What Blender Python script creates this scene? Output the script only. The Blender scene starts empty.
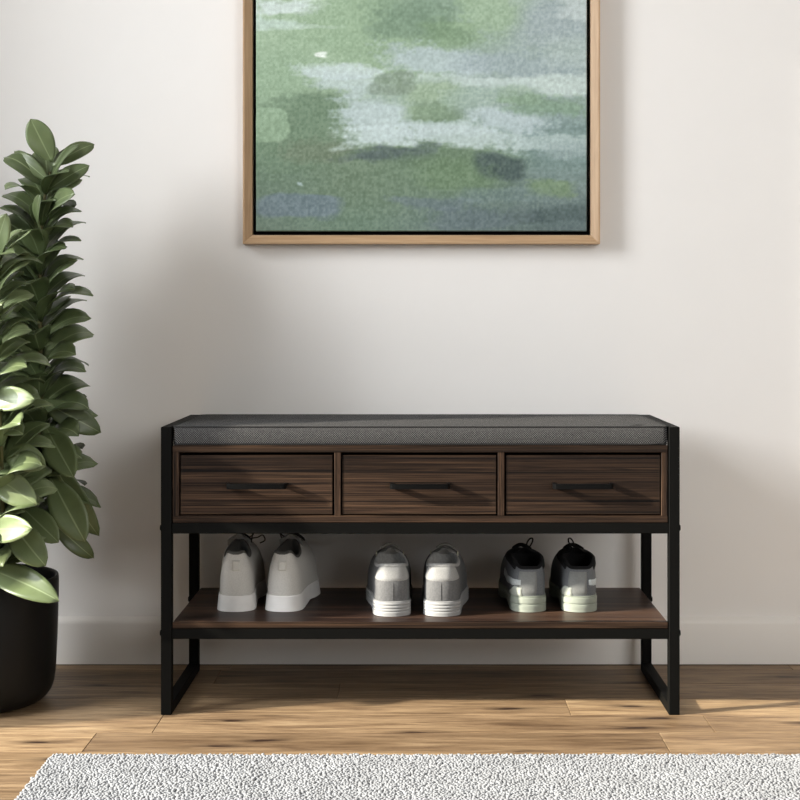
import bpy, bmesh, math, random
import numpy as np
from mathutils import Vector, Matrix
R = math.radians
sc = bpy.context.scene
COL = sc.collection
PI = math.pi

# ------------------------------------------------------------------ helpers
def link(name, me, mat=None, parent=None):
    o = bpy.data.objects.new(name, me); COL.objects.link(o)
    if mat: me.materials.append(mat)
    if parent: o.parent = parent
    return o

def empty(name, loc, rz=0, label=None, cat=None, group=None):
    o = bpy.data.objects.new(name, None); COL.objects.link(o)
    o.empty_display_size = .05
    o.location = loc; o.rotation_euler = (0, 0, rz)
    tag(o, label, cat, group)
    return o

def tag(o, label=None, cat=None, group=None, kind=None):
    if label: o['label'] = label
    if cat: o['category'] = cat
    if group: o['group'] = group
    if kind: o['kind'] = kind
    return o

class MB:
    """collects shapes into one mesh"""
    def __init__(s, org=(0, 0, 0)):
        s.v = []; s.f = []; s.org = Vector(org)
    def add(s, vs, fs):
        n = len(s.v); s.v += [tuple(Vector(v) - s.org) for v in vs]; s.f += [tuple(i + n for i in f) for f in fs]
    def box(s, x0, x1, y0, y1, z0, z1, bev=0.0, seg=1):
        if bev <= 0:
            vs = [(x0,y0,z0),(x1,y0,z0),(x1,y1,z0),(x0,y1,z0),(x0,y0,z1),(x1,y0,z1),(x1,y1,z1),(x0,y1,z1)]
            s.add(vs, [(0,3,2,1),(4,5,6,7),(0,1,5,4),(1,2,6,5),(2,3,7,6),(3,0,4,7)]); return
        bm = bmesh.new(); bmesh.ops.create_cube(bm, size=1)
        for v in bm.verts:
            v.co = Vector(((x0+x1)/2 + v.co.x*(x1-x0), (y0+y1)/2 + v.co.y*(y1-y0), (z0+z1)/2 + v.co.z*(z1-z0)))
        bmesh.ops.bevel(bm, geom=bm.edges[:], offset=bev, segments=seg, affect='EDGES', profile=.5)
        bm.verts.index_update()
        s.add([v.co.copy() for v in bm.verts], [tuple(v.index for v in f.verts) for f in bm.faces]); bm.free()
    def rings(s, rings, cap0=True, cap1=True):
        n = len(rings[0]); vs = [p for r in rings for p in r]; fs = []
        for k in range(len(rings)-1):
            for i in range(n):
                j = (i+1) % n
                fs.append((k*n+i, k*n+j, (k+1)*n+j, (k+1)*n+i))
        if cap0: fs.append(tuple(reversed(range(n))))
        if cap1: fs.append(tuple((len(rings)-1)*n+i for i in range(n)))
        s.add(vs, fs)
    def grid(s, g):
        a = len(g); b = len(g[0]); vs = [p for r in g for p in r]; fs = []
        for i in range(a-1):
            for j in range(b-1):
                fs.append((i*b+j, i*b+j+1, (i+1)*b+j+1, (i+1)*b+j))
        s.add(vs, fs)
    def tube(s, pts, r, n=8, closed=False):
        pts = [Vector(p) for p in pts]; rings = []; up = Vector((0, 0, 1))
        prev = None
        for i, p in enumerate(pts):
            a = pts[max(0, i-1)]; b = pts[min(len(pts)-1, i+1)]
            t = (b-a).normalized()
            x = prev if prev else (t.cross(up) if abs(t.z) < .95 else t.cross(Vector((1, 0, 0))))
            x = (x - t*x.dot(t)).normalized(); prev = x; y = t.cross(x)
            rr = r[i] if isinstance(r, (list, tuple)) else r
            rings.append([p + x*rr*math.cos(2*PI*k/n) + y*rr*math.sin(2*PI*k/n) for k in range(n)])
        s.rings(rings)
    def lathe(s, prof, c, n=48):
        rings = [[(c[0]+r*math.cos(2*PI*k/n), c[1]+r*math.sin(2*PI*k/n), c[2]+z) for k in range(n)] for r, z in prof]
        s.rings(rings)
    def build(s, name, mat, parent=None, smooth=False, angle=None):
        me = bpy.data.meshes.new(name); me.from_pydata(s.v, [], s.f); me.update()
        o = link(name, me, mat, parent)
        bm = bmesh.new(); bm.from_mesh(me); bmesh.ops.recalc_face_normals(bm, faces=bm.faces[:]); bm.to_mesh(me); bm.free()
        if smooth or angle:
            for p in me.polygons: p.use_smooth = True
        if angle:
            me.set_sharp_from_angle(angle=R(angle))
        return o

def clampi(x, a=0., b=1.): return max(a, min(b, x))
def sstep(a, b, x):
    t = clampi((x-a)/(b-a)); return t*t*(3-2*t)
def interp(x, xs, ys): return float(np.interp(x, xs, ys))
def srgb(r, g, b):
    f = lambda c: (c/255/12.92) if c/255 <= .04045 else ((c/255+.055)/1.055)**2.4
    return (f(r), f(g), f(b), 1)

# ------------------------------------------------------------------ materials
def new_mat(name, rough=.6, spec=.5, metal=0, sheen=0):
    m = bpy.data.materials.new(name); m.use_nodes = True
    nt = m.node_tree; b = nt.nodes['Principled BSDF']
    b.inputs['Roughness'].default_value = rough
    b.inputs['Specular IOR Level'].default_value = spec
    b.inputs['Metallic'].default_value = metal
    b.inputs['Sheen Weight'].default_value = sheen
    return m, nt, b
def N(nt, t, **kw):
    n = nt.nodes.new(t)
    for k, v in kw.items(): setattr(n, k, v)
    return n
def coords(nt, scale=(1, 1, 1), kind='Object', loc=(0, 0, 0)):
    tc = N(nt, 'ShaderNodeTexCoord'); mp = N(nt, 'ShaderNodeMapping')
    mp.inputs['Scale'].default_value = scale; mp.inputs['Location'].default_value = loc
    nt.links.new(tc.outputs[kind], mp.inputs[0]); return mp.outputs[0]
def noise(nt, vec, scale=5, detail=3, rough=.5, dist=0):
    n = N(nt, 'ShaderNodeTexNoise'); n.inputs['Scale'].default_value = scale
    n.inputs['Detail'].default_value = detail; n.inputs['Roughness'].default_value = rough
    n.inputs['Distortion'].default_value = dist
    nt.links.new(vec, n.inputs['Vector']); return n.outputs['Fac']
def ramp(nt, fac, stops, interp='LINEAR'):
    r = N(nt, 'ShaderNodeValToRGB'); r.color_ramp.interpolation = interp
    e = r.color_ramp.elements
    while len(e) < len(stops): e.new(.5)
    for i, (p, c) in enumerate(stops): e[i].position = p; e[i].color = c
    nt.links.new(fac, r.inputs[0]); return r.outputs[0]
def mix(nt, a, b, fac, mode='MIX'):
    m = N(nt, 'ShaderNodeMix', data_type='RGBA', blend_type=mode)
    for inp, v in ((m.inputs[6], a), (m.inputs[7], b), (m.inputs[0], fac)):
        if hasattr(v, 'links') or isinstance(v, bpy.types.NodeSocket): nt.links.new(v, inp)
        else: inp.default_value = v
    return m.outputs[2]
def bump(nt, b, h, strength=.3, dist=.001):
    bn = N(nt, 'ShaderNodeBump'); bn.inputs['Strength'].default_value = strength
    bn.inputs['Distance'].default_value = dist
    nt.links.new(h, bn.inputs['Height']); nt.links.new(bn.outputs[0], b.inputs['Normal'])
def plain(name, col, rough=.6, spec=.5, var=.12, nscale=60, bstr=0, bdist=.0005, **k):
    m, nt, b = new_mat(name, rough, spec, **k)
    v = coords(nt); f = noise(nt, v, nscale, 4)
    c1 = tuple(x*(1-var) for x in col[:3])+(1,); c2 = tuple(min(1, x*(1+var)) for x in col[:3])+(1,)
    nt.links.new(ramp(nt, f, [(.3, c1), (.7, c2)]), b.inputs['Base Color'])
    if bstr: bump(nt, b, f, bstr, bdist)
    return m

M = {}
M['wall'] = plain('wall_paint', srgb(230, 228, 225), .85, .2, .006, 9, .15, .0005)
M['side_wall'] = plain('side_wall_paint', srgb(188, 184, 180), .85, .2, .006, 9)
M['ceiling'] = plain('ceiling_paint', srgb(205, 204, 202), .9, .2, .01, 9)
M['trim'] = plain('trim_paint', srgb(229, 226, 221), .45, .4, .006, 14)
M['metal'] = plain('black_powder_coat', srgb(13, 13, 12), .6, .05, .12, 400)
M['handle'] = plain('matt_black_handle', srgb(11, 11, 11), .5, .06, .1, 300)
M['pot'] = plain('black_ceramic', srgb(17, 17, 17), .45, .2, .08, 12)
M['soil'] = plain('potting_soil', srgb(45, 34, 26), .95, .2, .5, 90, .8, .006)
M['stem'] = plain('green_brown_stem', srgb(82, 78, 48), .7, .3, .25, 60)

def walnut(name, vertical=False):
    m, nt, b = new_mat(name, .5, .15)
    a = (.6, 1, 130) if not vertical else (150, 1, 2.0)
    v = coords(nt, a); f1 = noise(nt, v, 1.0, 5, .62, .5)
    a2 = (3.2, 1, 300) if not vertical else (500, 1, 5)
    f2 = noise(nt, coords(nt, a2, loc=(3.1, 0, 1.7)), 1.0, 3, .6)
    a3 = (.9, 1, 15) if not vertical else (30, 1, 1)
    f3 = noise(nt, coords(nt, a3, loc=(7.1, 0, 4.7)), 1.0, 2, .5, .6)
    c = ramp(nt, f1, [(.36, srgb(13, 9, 7)), (.43, srgb(36, 26, 20)), (.465, srgb(74, 56, 43)), (.49, srgb(34, 25, 20)), (.52, srgb(66, 49, 38)), (.55, srgb(22, 16, 13)), (.59, srgb(84, 64, 49)), (.66, srgb(28, 20, 16))])
    g = ramp(nt, f2, [(.38, (.5, .5, .5, 1)), (.56, (1.1, 1.1, 1.1, 1))])
    c = mix(nt, c, g, 1.0, 'MULTIPLY')
    h = ramp(nt, f3, [(.42, (.6, .58, .56, 1)), (.58, (1.2, 1.18, 1.14, 1))])
    c = mix(nt, c, h, 1.0, 'MULTIPLY')
    c = mix(nt, c, (.80, .80, .80, 1), 1.0, 'MULTIPLY')
    nt.links.new(c, b.inputs['Base Color']); bump(nt, b, f2, .12, .0003)
    return m
M['walnut'] = walnut('dark_zebra_walnut')
M['walnut_v'] = walnut('dark_zebra_walnut_upright', True)
def walnut_top():
    m, nt, b = new_mat('dark_walnut_shelf_top', .42, .22)
    f1 = noise(nt, coords(nt, (1.2, 34, 60)), 1.0, 5, .6, .5)
    f2 = noise(nt, coords(nt, (3.2, 190, 260), loc=(3.1, 0, 1.7)), 1.0, 3, .6)
    c = ramp(nt, f1, [(.32, srgb(28, 19, 16)), (.45, srgb(46, 32, 26)), (.52, srgb(66, 48, 38)), (.62, srgb(86, 64, 50)), (.75, srgb(44, 32, 26))])
    c = mix(nt, c, ramp(nt, f2, [(.3, (.7, .7, .7, 1)), (.6, (1.05, 1.05, 1.05, 1))]), 1.0, 'MULTIPLY')
    nt.links.new(c, b.inputs['Base Color']); return m
M['walnut_top'] = walnut_top()

def oak(name, axis='x', c0=(160, 130, 98), c1=(186, 157, 124)):
    m, nt, b = new_mat(name, .5, .35)
    a = (3, 60, 60) if axis == 'x' else (60, 60, 3)
    f = noise(nt, coords(nt, a), 2.2, 5, .6, .6)
    nt.links.new(ramp(nt, f, [(.3, srgb(*c0)), (.7, srgb(*c1))]), b.inputs['Base Color'])
    return m
M['oak_x'] = oak('oak_moulding', 'x'); M['oak_z'] = oak('oak_moulding_upright', 'z')

def tweed():
    m, nt, b = new_mat('charcoal_tweed', .95, .1)
    tc = coords(nt, (1, 1, 1))
    w1 = N(nt, 'ShaderNodeTexWave', wave_type='BANDS', bands_direction='DIAGONAL'); w1.inputs['Scale'].default_value = 150
    w1.inputs['Distortion'].default_value = .6
    nt.links.new(tc, w1.inputs['Vector'])
    mp = coords(nt, (-1, 1, 1)); w2 = N(nt, 'ShaderNodeTexWave', wave_type='BANDS', bands_direction='DIAGONAL'); w2.inputs['Scale'].default_value = 150
    nt.links.new(mp, w2.inputs['Vector'])
    mul = N(nt, 'ShaderNodeMath', operation='ADD'); nt.links.new(w1.outputs['Fac'], mul.inputs[0]); nt.links.new(w2.outputs['Fac'], mul.inputs[1])
    half = N(nt, 'ShaderNodeMath', operation='MULTIPLY'); nt.links.new(mul.outputs[0], half.inputs[0]); half.inputs[1].default_value = .5
    nz = noise(nt, coords(nt, (1, 1, 1)), 900, 2, .6)
    m2 = N(nt, 'ShaderNodeMath', operation='ADD'); nt.links.new(half.outputs[0], m2.inputs[0]); nt.links.new(nz, m2.inputs[1])
    h = N(nt, 'ShaderNodeMath', operation='MULTIPLY'); nt.links.new(m2.outputs[0], h.inputs[0]); h.inputs[1].default_value = .5
    c = ramp(nt, h.outputs[0], [(.34, srgb(22, 22, 23)), (.5, srgb(50, 50, 51)), (.66, srgb(104, 103, 102))])
    nt.links.new(c, b.inputs['Base Color']); bump(nt, b, h.outputs[0], .5, .0008)
    return m
M['tweed'] = tweed()
M['piping'] = plain('charcoal_piping', srgb(38, 38, 38), .9, .2, .3, 600)

def floor_mat():
    m, nt, b = new_mat('oak_planks', .5, .3)
    at = N(nt, 'ShaderNodeAttribute', attribute_name='plank')
    sep = N(nt, 'ShaderNodeSeparateColor'); nt.links.new(at.outputs['Color'], sep.inputs[0])
    tc = N(nt, 'ShaderNodeTexCoord')
    off = N(nt, 'ShaderNodeVectorMath', operation='MULTIPLY_ADD')
    nt.links.new(at.outputs['Vector'], off.inputs[0]); off.inputs[1].default_value = (13.7, 9.1, 5.3)
    nt.links.new(tc.outputs['Object'], off.inputs[2])
    def mp(s):
        q = N(nt, 'ShaderNodeVectorMath', operation='MULTIPLY'); nt.links.new(off.outputs[0], q.inputs[0]); q.inputs[1].default_value = s
        return q.outputs[0]
    g1 = noise(nt, mp((2.2, 26, 1)), 1.6, 8, .7, 1.0)
    g2 = noise(nt, mp((9, 230, 1)), 1.3, 4, .7)
    g3 = noise(nt, mp((2.2, 6, 1)), 1.4, 3, .5, .4)
    c = ramp(nt, g1, [(.28, srgb(88, 68, 52)), (.40, srgb(128, 106, 83)), (.5, srgb(152, 129, 102)), (.6, srgb(166, 143, 114)), (.7, srgb(186, 164, 134))])
    c = mix(nt, c, ramp(nt, g2, [(.36, (.6, .57, .54, 1)), (.58, (1.1, 1.1, 1.1, 1))]), 1.0, 'MULTIPLY')
    c = mix(nt, c, ramp(nt, g3, [(.35, (.78, .75, .72, 1)), (.6, (1.05, 1.05, 1.05, 1))]), 1.0, 'MULTIPLY')
    tint = ramp(nt, sep.outputs[0], [(0, (.50, .46, .43, 1)), (.5, (.84, .81, .77, 1)), (1, (1.28, 1.27, 1.2, 1))])
    c = mix(nt, c, tint, 1.0, 'MULTIPLY')
    # knots
    vor = N(nt, 'ShaderNodeTexVoronoi'); vor.inputs['Scale'].default_value = 1.0; vor.voronoi_dimensions = '2D'
    nzv = noise(nt, mp((20, 60, 1)), 1, 2, .5)
    wob = N(nt, 'ShaderNodeVectorMath', operation='MULTIPLY_ADD')
    cmb = N(nt, 'ShaderNodeCombineXYZ'); nt.links.new(nzv, cmb.inputs[0]); nt.links.new(nzv, cmb.inputs[1])
    nt.links.new(cmb.outputs[0], wob.inputs[0]); wob.inputs[1].default_value = (.12, .1, 0); nt.links.new(mp((2.4, 9.5, 1)), wob.inputs[2])
    nt.links.new(wob.outputs[0], vor.inputs['Vector'])
    kn = ramp(nt, vor.outputs['Distance'], [(.03, (0.0, 0, 0, 1)), (.07, (.5, .5, .5, 1)), (.17, (1, 1, 1, 1))])
    sel = N(nt, 'ShaderNodeSeparateColor'); nt.links.new(vor.outputs['Color'], sel.inputs[0])
    gt = N(nt, 'ShaderNodeMath', operation='GREATER_THAN'); nt.links.new(sel.outputs[0], gt.inputs[0]); gt.inputs[1].default_value = .5
    inv = N(nt, 'ShaderNodeInvert'); nt.links.new(kn, inv.inputs['Color'])
    kk = mix(nt, inv.outputs[0], (0, 0, 0, 1), gt.outputs[0])
    ks = N(nt, 'ShaderNodeSeparateColor'); nt.links.new(kk, ks.inputs[0])
    c = mix(nt, c, srgb(48, 32, 24), ks.outputs[0])
    nt.links.new(c, b.inputs['Base Color'])
    bump(nt, b, g2, .15, .0004)
    return m
M['floor'] = floor_mat()
M['gap'] = plain('plank_gap', srgb(60, 42, 30), .9, .1)
M['rug'] = plain('pale_grey_wool', srgb(140, 142, 145), .95, .1, .12, 22, sheen=.2)
M['rug_base'] = plain('grey_rug_backing', srgb(82, 82, 81), .95, .1, .1, 60)

def leaf_mat():
    m, nt, b = new_mat('waxy_green_leaf', .38, .45)
    uv = N(nt, 'ShaderNodeUVMap'); sp = N(nt, 'ShaderNodeSeparateXYZ'); nt.links.new(uv.outputs[0], sp.inputs[0])
    at = N(nt, 'ShaderNodeAttribute', attribute_name='tone'); sc_ = N(nt, 'ShaderNodeSeparateColor'); nt.links.new(at.outputs['Color'], sc_.inputs[0])
    base = ramp(nt, sc_.outputs[0], [(0, srgb(64, 77, 47)), (.5, srgb(92, 105, 69)), (1, srgb(126, 139, 99))])
    nz = noise(nt, coords(nt, (1, 1, 1)), 30, 3)
    base = mix(nt, base, ramp(nt, nz, [(.3, (.86, .86, .86, 1)), (.7, (1.12, 1.12, 1.12, 1))]), 1.0, 'MULTIPLY')
    rib = N(nt, 'ShaderNodeMath', operation='ABSOLUTE'); s5 = N(nt, 'ShaderNodeMath', operation='SUBTRACT'); nt.links.new(sp.outputs[0], s5.inputs[0]); s5.inputs[1].default_value = .5
    nt.links.new(s5.outputs[0], rib.inputs[0])
    rf = ramp(nt, rib.outputs[0], [(.012, (1, 1, 1, 1)), (.035, (0, 0, 0, 1))])
    rfh = mix(nt, (0, 0, 0, 1), rf, .6)
    top = mix(nt, base, srgb(150, 164, 122), rfh)
    back = mix(nt, srgb(128, 146, 112), srgb(165, 178, 140), rf)
    geo = N(nt, 'ShaderNodeNewGeometry')
    c = mix(nt, top, back, geo.outputs['Backfacing'])
    nt.links.new(c, b.inputs['Base Color'])
    # light through thin leaves
    tr = N(nt, 'ShaderNodeBsdfTranslucent'); tr.inputs[0].default_value = srgb(128, 158, 66)
    ms = N(nt, 'ShaderNodeMixShader'); ms.inputs[0].default_value = .07
    nt.links.new(b.outputs[0], ms.inputs[1]); nt.links.new(tr.outputs[0], ms.inputs[2])
    nt.links.new(ms.outputs[0], nt.nodes['Material Output'].inputs['Surface'])
    return m
M['leaf'] = leaf_mat()

# ------------------------------------------------------------------ camera
CZ, CD, F = .7337, 2.72, 1469.0
cam = bpy.data.cameras.new('camera'); co = bpy.data.objects.new('camera', cam); COL.objects.link(co)
co.location = (0, -CD, CZ); co.rotation_euler = (R(90), 0, 0)
cam.sensor_width = 36; cam.lens = F*36/800
cam.shift_x = (400-420)/800.0; cam.shift_y = -(400-319)/800.0
cam.clip_start = .05
sc.camera = co
def PX(px, py, Y):
    d = CD+Y
    return Vector(((px-420)*d/F, Y, CZ-(py-319)*d/F))

# ------------------------------------------------------------------ room
XL, XR, YB, YF, ZC = -1.6, 3.3, .41, -3.9, 2.7
m = MB(); m.box(XL-.15, XR+.15, YB, YB+.15, 0, ZC)
tag(m.build('wall_back', M['wall']), kind='structure')
# left wall with its window opening
WY0, WY1, WZ0, WZ1 = -1.95, -.34, .12, 2.306
m = MB()
m.box(XL-.15, XL, YF, WY0, 0, ZC); m.box(XL-.15, XL, WY1, YB, 0, ZC)
m.box(XL-.15, XL, WY0, WY1, 0, WZ0); m.box(XL-.15, XL, WY0, WY1, WZ1, ZC)
tag(m.build('wall_left', M['side_wall']), kind='structure')
m = MB(); m.box(XR, XR+.15, YF, YB, 0, ZC)
tag(m.build('wall_right', M['side_wall']), kind='structure')
FX0, FX1, FZ0, FZ1 = 1.2, 3.1, 1.1, 2.5  # opening added behind the camera for the fill light
m = MB(); m.box(XL-.15, FX0, YF-.15, YF, 0, ZC); m.box(FX1, XR+.15, YF-.15, YF, 0, ZC)
m.box(FX0, FX1, YF-.15, YF, 0, FZ0); m.box(FX0, FX1, YF-.15, YF, FZ1, ZC)
tag(m.build('wall_front', M['side_wall']), kind='structure')
m = MB(); m.box(XL-.15, XR+.15, YF-.15, YB+.15, ZC, ZC+.1)
tag(m.build('ceiling', M['ceiling']), kind='structure')
# window linings
def lining(name, a0, a1, z0, z1, at, horiz):
    m = MB(); t = .02
    for (b0, b1, c0, c1) in ((a0-t, a0, z0-t, z1+t), (a1, a1+t, z0-t, z1+t), (a0, a1, z0-t, z0), (a0, a1, z1, z1+t)):
        if horiz: m.box(b0, b1, at-.156, at+.006, c0, c1)
        else: m.box(at-.156, at+.006, b0, b1, c0, c1)
    tag(m.build(name, M['trim']), kind='structure')
lining('window_1', WY0, WY1, WZ0, WZ1, XL, False)
lining('added_fill_window', FX0, FX1, FZ0, FZ1, YF, True)  # lining of the added fill opening
# baseboards
def baseboard(name, pts):
    m = MB(); prof = [(0, 0), (.015, 0), (.015, .086), (.0135, .0915), (.009, .0945), (.004, .097), (0, .1)]
    (x0, y0, x1, y1, nx, ny) = pts
    g = [[(x+nx*p, y+ny*p, z) for (p, z) in prof] for (x, y) in ((x0, y0), (x1, y1))]
    m.rings(g)
    return tag(m.build(name, M['trim'], angle=50), kind='structure')
baseboard('baseboard_back', (XL, YB, XR, YB, 0, -1))
baseboard('baseboard_left', (XL, YF, XL, YB, 1, 0))
baseboard('baseboard_right', (XR, YF, XR, YB, -1, 0))
m = MB(); m.box(XL, XR, YB-.0165, YB-.0149, 0, .0014)
tag(m.build('trim_1', M['gap']), kind='structure')

# plank floor
def make_floor():
    rnd = random.Random(5); PW = .1165
    fixed = {0: [(.280, None)], -1: [(-.475, None), (.524, None)], -2: [(-.573, None), (.424, None)], 1: [(-.16, None)]}
    tones = {(-1, 0): .72, (-1, 1): .55, (-1, 2): .62, (-2, 0): .85, (-2, 1): .3, (-2, 2): .55, (0, 0): .66, (0, 1): .92, (1, 0): .35, (1, 1): .42, (2, 0): .22, (-3, 0): .66, (-3, 1): .2}
    vs = []; fs = []; att = []
    k = -34
    while True:
        y0 = .002+PW*k; y1 = y0+PW; k0 = k; k += 1
        if y0 > YB: break
        y0c = max(y0, YF); y1c = min(y1, YB)
        if y1c <= y0c: continue
        js = [j for j, _ in fixed.get(k0, [])] or [rnd.uniform(-1.2, 1.0)]
        if k0 == -3: js = [-.78]
        js.sort()
        while js[0] > XL+.5: js.insert(0, js[0]-rnd.uniform(1.0, 1.9))
        while js[-1] < XR-.5: js.append(js[-1]+rnd.uniform(1.0, 1.9))
        fx = fixed.get(k0, [(-99, 0)])
        ed = [XL]+[j for j in js if XL < j < XR]+[XR]
        first = next((i for i, e in enumerate(ed) if any(abs(e-f) < 1e-6 for f, _ in fx)), None)
        for i in range(len(ed)-1):
            x0, x1 = ed[i], ed[i+1]; g = .0004; n = len(vs)
            if first is not None: tn = tones.get((k0, i-first+1), rnd.random())
            elif k0 == -3: tn = tones[(-3, 0)] if x1 > -.7 and x0 < 0 else (.2 if x1 < -.7 else rnd.random())
            else: tn = tones.get((k0, 0), rnd.uniform(.2, .85))
            c = (tn, rnd.random(), rnd.random(), 1)
            b = .0007
            vs += [(x0+g, y0c+g, -.004), (x1-g, y0c+g, -.004), (x1-g, y1c-g, -.004), (x0+g, y1c-g, -.004),
                   (x0+g, y0c+g, -b), (x1-g, y0c+g, -b), (x1-g, y1c-g, -b), (x0+g, y1c-g, -b),
                   (x0+g+b, y0c+g+b*.6, 0), (x1-g-b, y0c+g+b*.6, 0), (x1-g-b, y1c-g-b*.6, 0), (x0+g+b, y1c-g-b*.6, 0)]
            q = [(8, 9, 10, 11)]
            for L in (0, 4):
                for s in range(4): q.append((L+s, L+(s+1) % 4, L+4+(s+1) % 4, L+4+s))
            fs += [tuple(n+t for t in f) for f in q]; att += [c]*12
    # sub floor showing in the joints
    n = len(vs); vs += [(XL-.1, YF-.1, -.004), (XR+.1, YF-.1, -.004), (XR+.1, YB+.1, -.004), (XL-.1, YB+.1, -.004)]; fs.append((n, n+1, n+2, n+3)); att += [(0, 0, 0, 1)]*4
    me = bpy.data.meshes.new('floor'); me.from_pydata(vs, [], fs)
    a = me.color_attributes.new('plank', 'FLOAT_COLOR', 'POINT')
    a.data.foreach_set('color', np.array(att, dtype=np.float32).ravel())
    o = link('floor', me, M['floor']); me.materials.append(M['gap']); me.polygons[len(fs)-1].material_index = 1
    tag(o, kind='structure')
make_floor()

# ------------------------------------------------------------------ rug: cut pile, one object of real tufts
def make_rug():
    rs = np.random.RandomState(3)
    x0, x1, y1, y0 = -.607, 1.75, -.29, -1.75
    me_v = []; me_f = []
    def region(xa, xb, ya, yb, sp):
        nx = int((xb-xa)/sp); ny = int((yb-ya)/sp)
        X, Y = np.meshgrid(np.arange(nx)*sp+xa+sp/2, np.arange(ny)*sp+ya+sp/2)
        X = X.ravel()+rs.uniform(-.45, .45, X.size)*sp; Y = Y.ravel()+rs.uniform(-.45, .45, Y.size)*sp
        n = X.size
        h = rs.uniform(.0147, .0164, n); lx = rs.normal(0, .0011, n); ly = rs.normal(0, .0011, n)
        r = sp*rs.uniform(.50, .72, n); a0 = rs.uniform(0, 6.28, n)
        P = np.zeros((n, 11, 3), dtype=np.float32)
        for k in range(5):
            a = a0+k*2*PI/5
            P[:, k, 0] = X+r*.7*np.cos(a); P[:, k, 1] = Y+r*.7*np.sin(a); P[:, k, 2] = .004
            P[:, 5+k, 0] = X+lx*.8+r*np.cos(a); P[:, 5+k, 1] = Y+ly*.8+r*np.sin(a); P[:, 5+k, 2] = h*.93
        P[:, 10, 0] = X+lx; P[:, 10, 1] = Y+ly; P[:, 10, 2] = h
        return P
    Ps = [region(x0, x1, y0, y1, .0046)]
    P = np.concatenate(Ps); n = len(P)
    V = P.reshape(-1, 3)
    quads = np.array([(k, (k+1) % 5, 5+(k+1) % 5, 5+k) for k in range(5)]); tris = np.array([(5+k, 5+(k+1) % 5, 10) for k in range(5)])
    base = (np.arange(n)*11)
    Q = (base[:, None, None]+quads[None]).reshape(-1); T = (base[:, None, None]+tris[None]).reshape(-1)
    nb = len(V)
    bx = np.array([(x0+.002, y0+.002, .001), (x1-.002, y0+.002, .001), (x1-.002, y1-.002, .001), (x0+.002, y1-.002, .001), (x0+.002, y0+.002, .0126), (x1-.002, y0+.002, .0126), (x1-.002, y1-.002, .0126), (x0+.002, y1-.002, .0126)], dtype=np.float32)
    V = np.concatenate([V, bx])
    bq = nb+np.array([(0, 3, 2, 1), (4, 5, 6, 7), (0, 1, 5, 4), (1, 2, 6, 5), (2, 3, 7, 6), (3, 0, 4, 7)]).ravel()
    loops = np.concatenate([Q, bq, T]).astype(np.int32)
    nq = len(Q)//4+6; ntr = len(T)//3
    starts = np.concatenate([np.arange(nq)*4, nq*4+np.arange(ntr)*3]).astype(np.int32)
    me = bpy.data.meshes.new('shag_rug'); me.vertices.add(len(V)); me.vertices.foreach_set('co', V.ravel())
    me.loops.add(len(loops)); me.loops.foreach_set('vertex_index', loops)
    me.polygons.add(len(starts)); me.polygons.foreach_set('loop_start', starts)
    me.update(calc_edges=True); me.validate()
    me.polygons.foreach_set('use_smooth', np.ones(len(me.polygons), dtype=bool))
    o = link('shag_rug', me, M['rug'])
    tag(o, 'pale grey short shag rug lying on the oak floor in front of the bench', 'rug')
make_rug()

# ------------------------------------------------------------------ bench
BX = .4805; BD = .35; T = .02; BH = .5338; BC = .0005
root = empty('shoe_bench', (BC, BD/2, 0), 0, 'black metal framed shoe bench with three dark walnut drawers and a lower shelf', 'bench')
O = (BC, BD/2, 0)
def bmb(): return MB(O)
bv = .0012
for s in (-1, 1):
    xo, xi = s*BX+BC, s*(BX-T)+BC; xa, xb = min(xo, xi), max(xo, xi)
    m = bmb(); m.box(xa, xb, 0, T, 0, BH, bv); m.box(xa, xb, BD-T, BD, 0, BH, bv)
    m.box(xa, xb, T-.001, BD-T+.001, 0, T, bv); m.box(xa, xb, T-.001, BD-T+.001, BH-T, BH, bv)
    sf = m.build('side_frame', M['metal'], root)
    for yy in (T/2, BD-T/2):
        for zz in (.346, .1505):
            m = bmb(); rings = []
            for (d, r) in ((0, .0055), (.0015, .0058), (.0028, .0045), (.0032, .002)):
                rings.append([(xo+s*d, yy+r*math.cos(a*PI/8), zz+r*math.sin(a*PI/8)) for a in range(16)])
            m.rings(rings); m.build('bolt', M['handle'], sf, angle=40)
ix = BX-T
for (z0, z1) in ((.336, .356), (.1405, .1605)):
    for (y0, y1) in ((0.0015, T), (BD-T, BD-.0015)):
        m = bmb(); m.box(-ix+BC, ix+BC, y0, y1, z0, z1, bv); m.build('rail', M['metal'], root)
# lower shelf
m = bmb(); m.box(-ix+.002+BC, ix-.002+BC, .0005, BD-.001, .1605, .1725, .0008); sh = m.build('shelf', M['walnut_top'], root)
sh.data.materials.append(M['walnut'])
for p in sh.data.polygons:
    if abs(p.normal.y) > .7: p.material_index = 1
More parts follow.
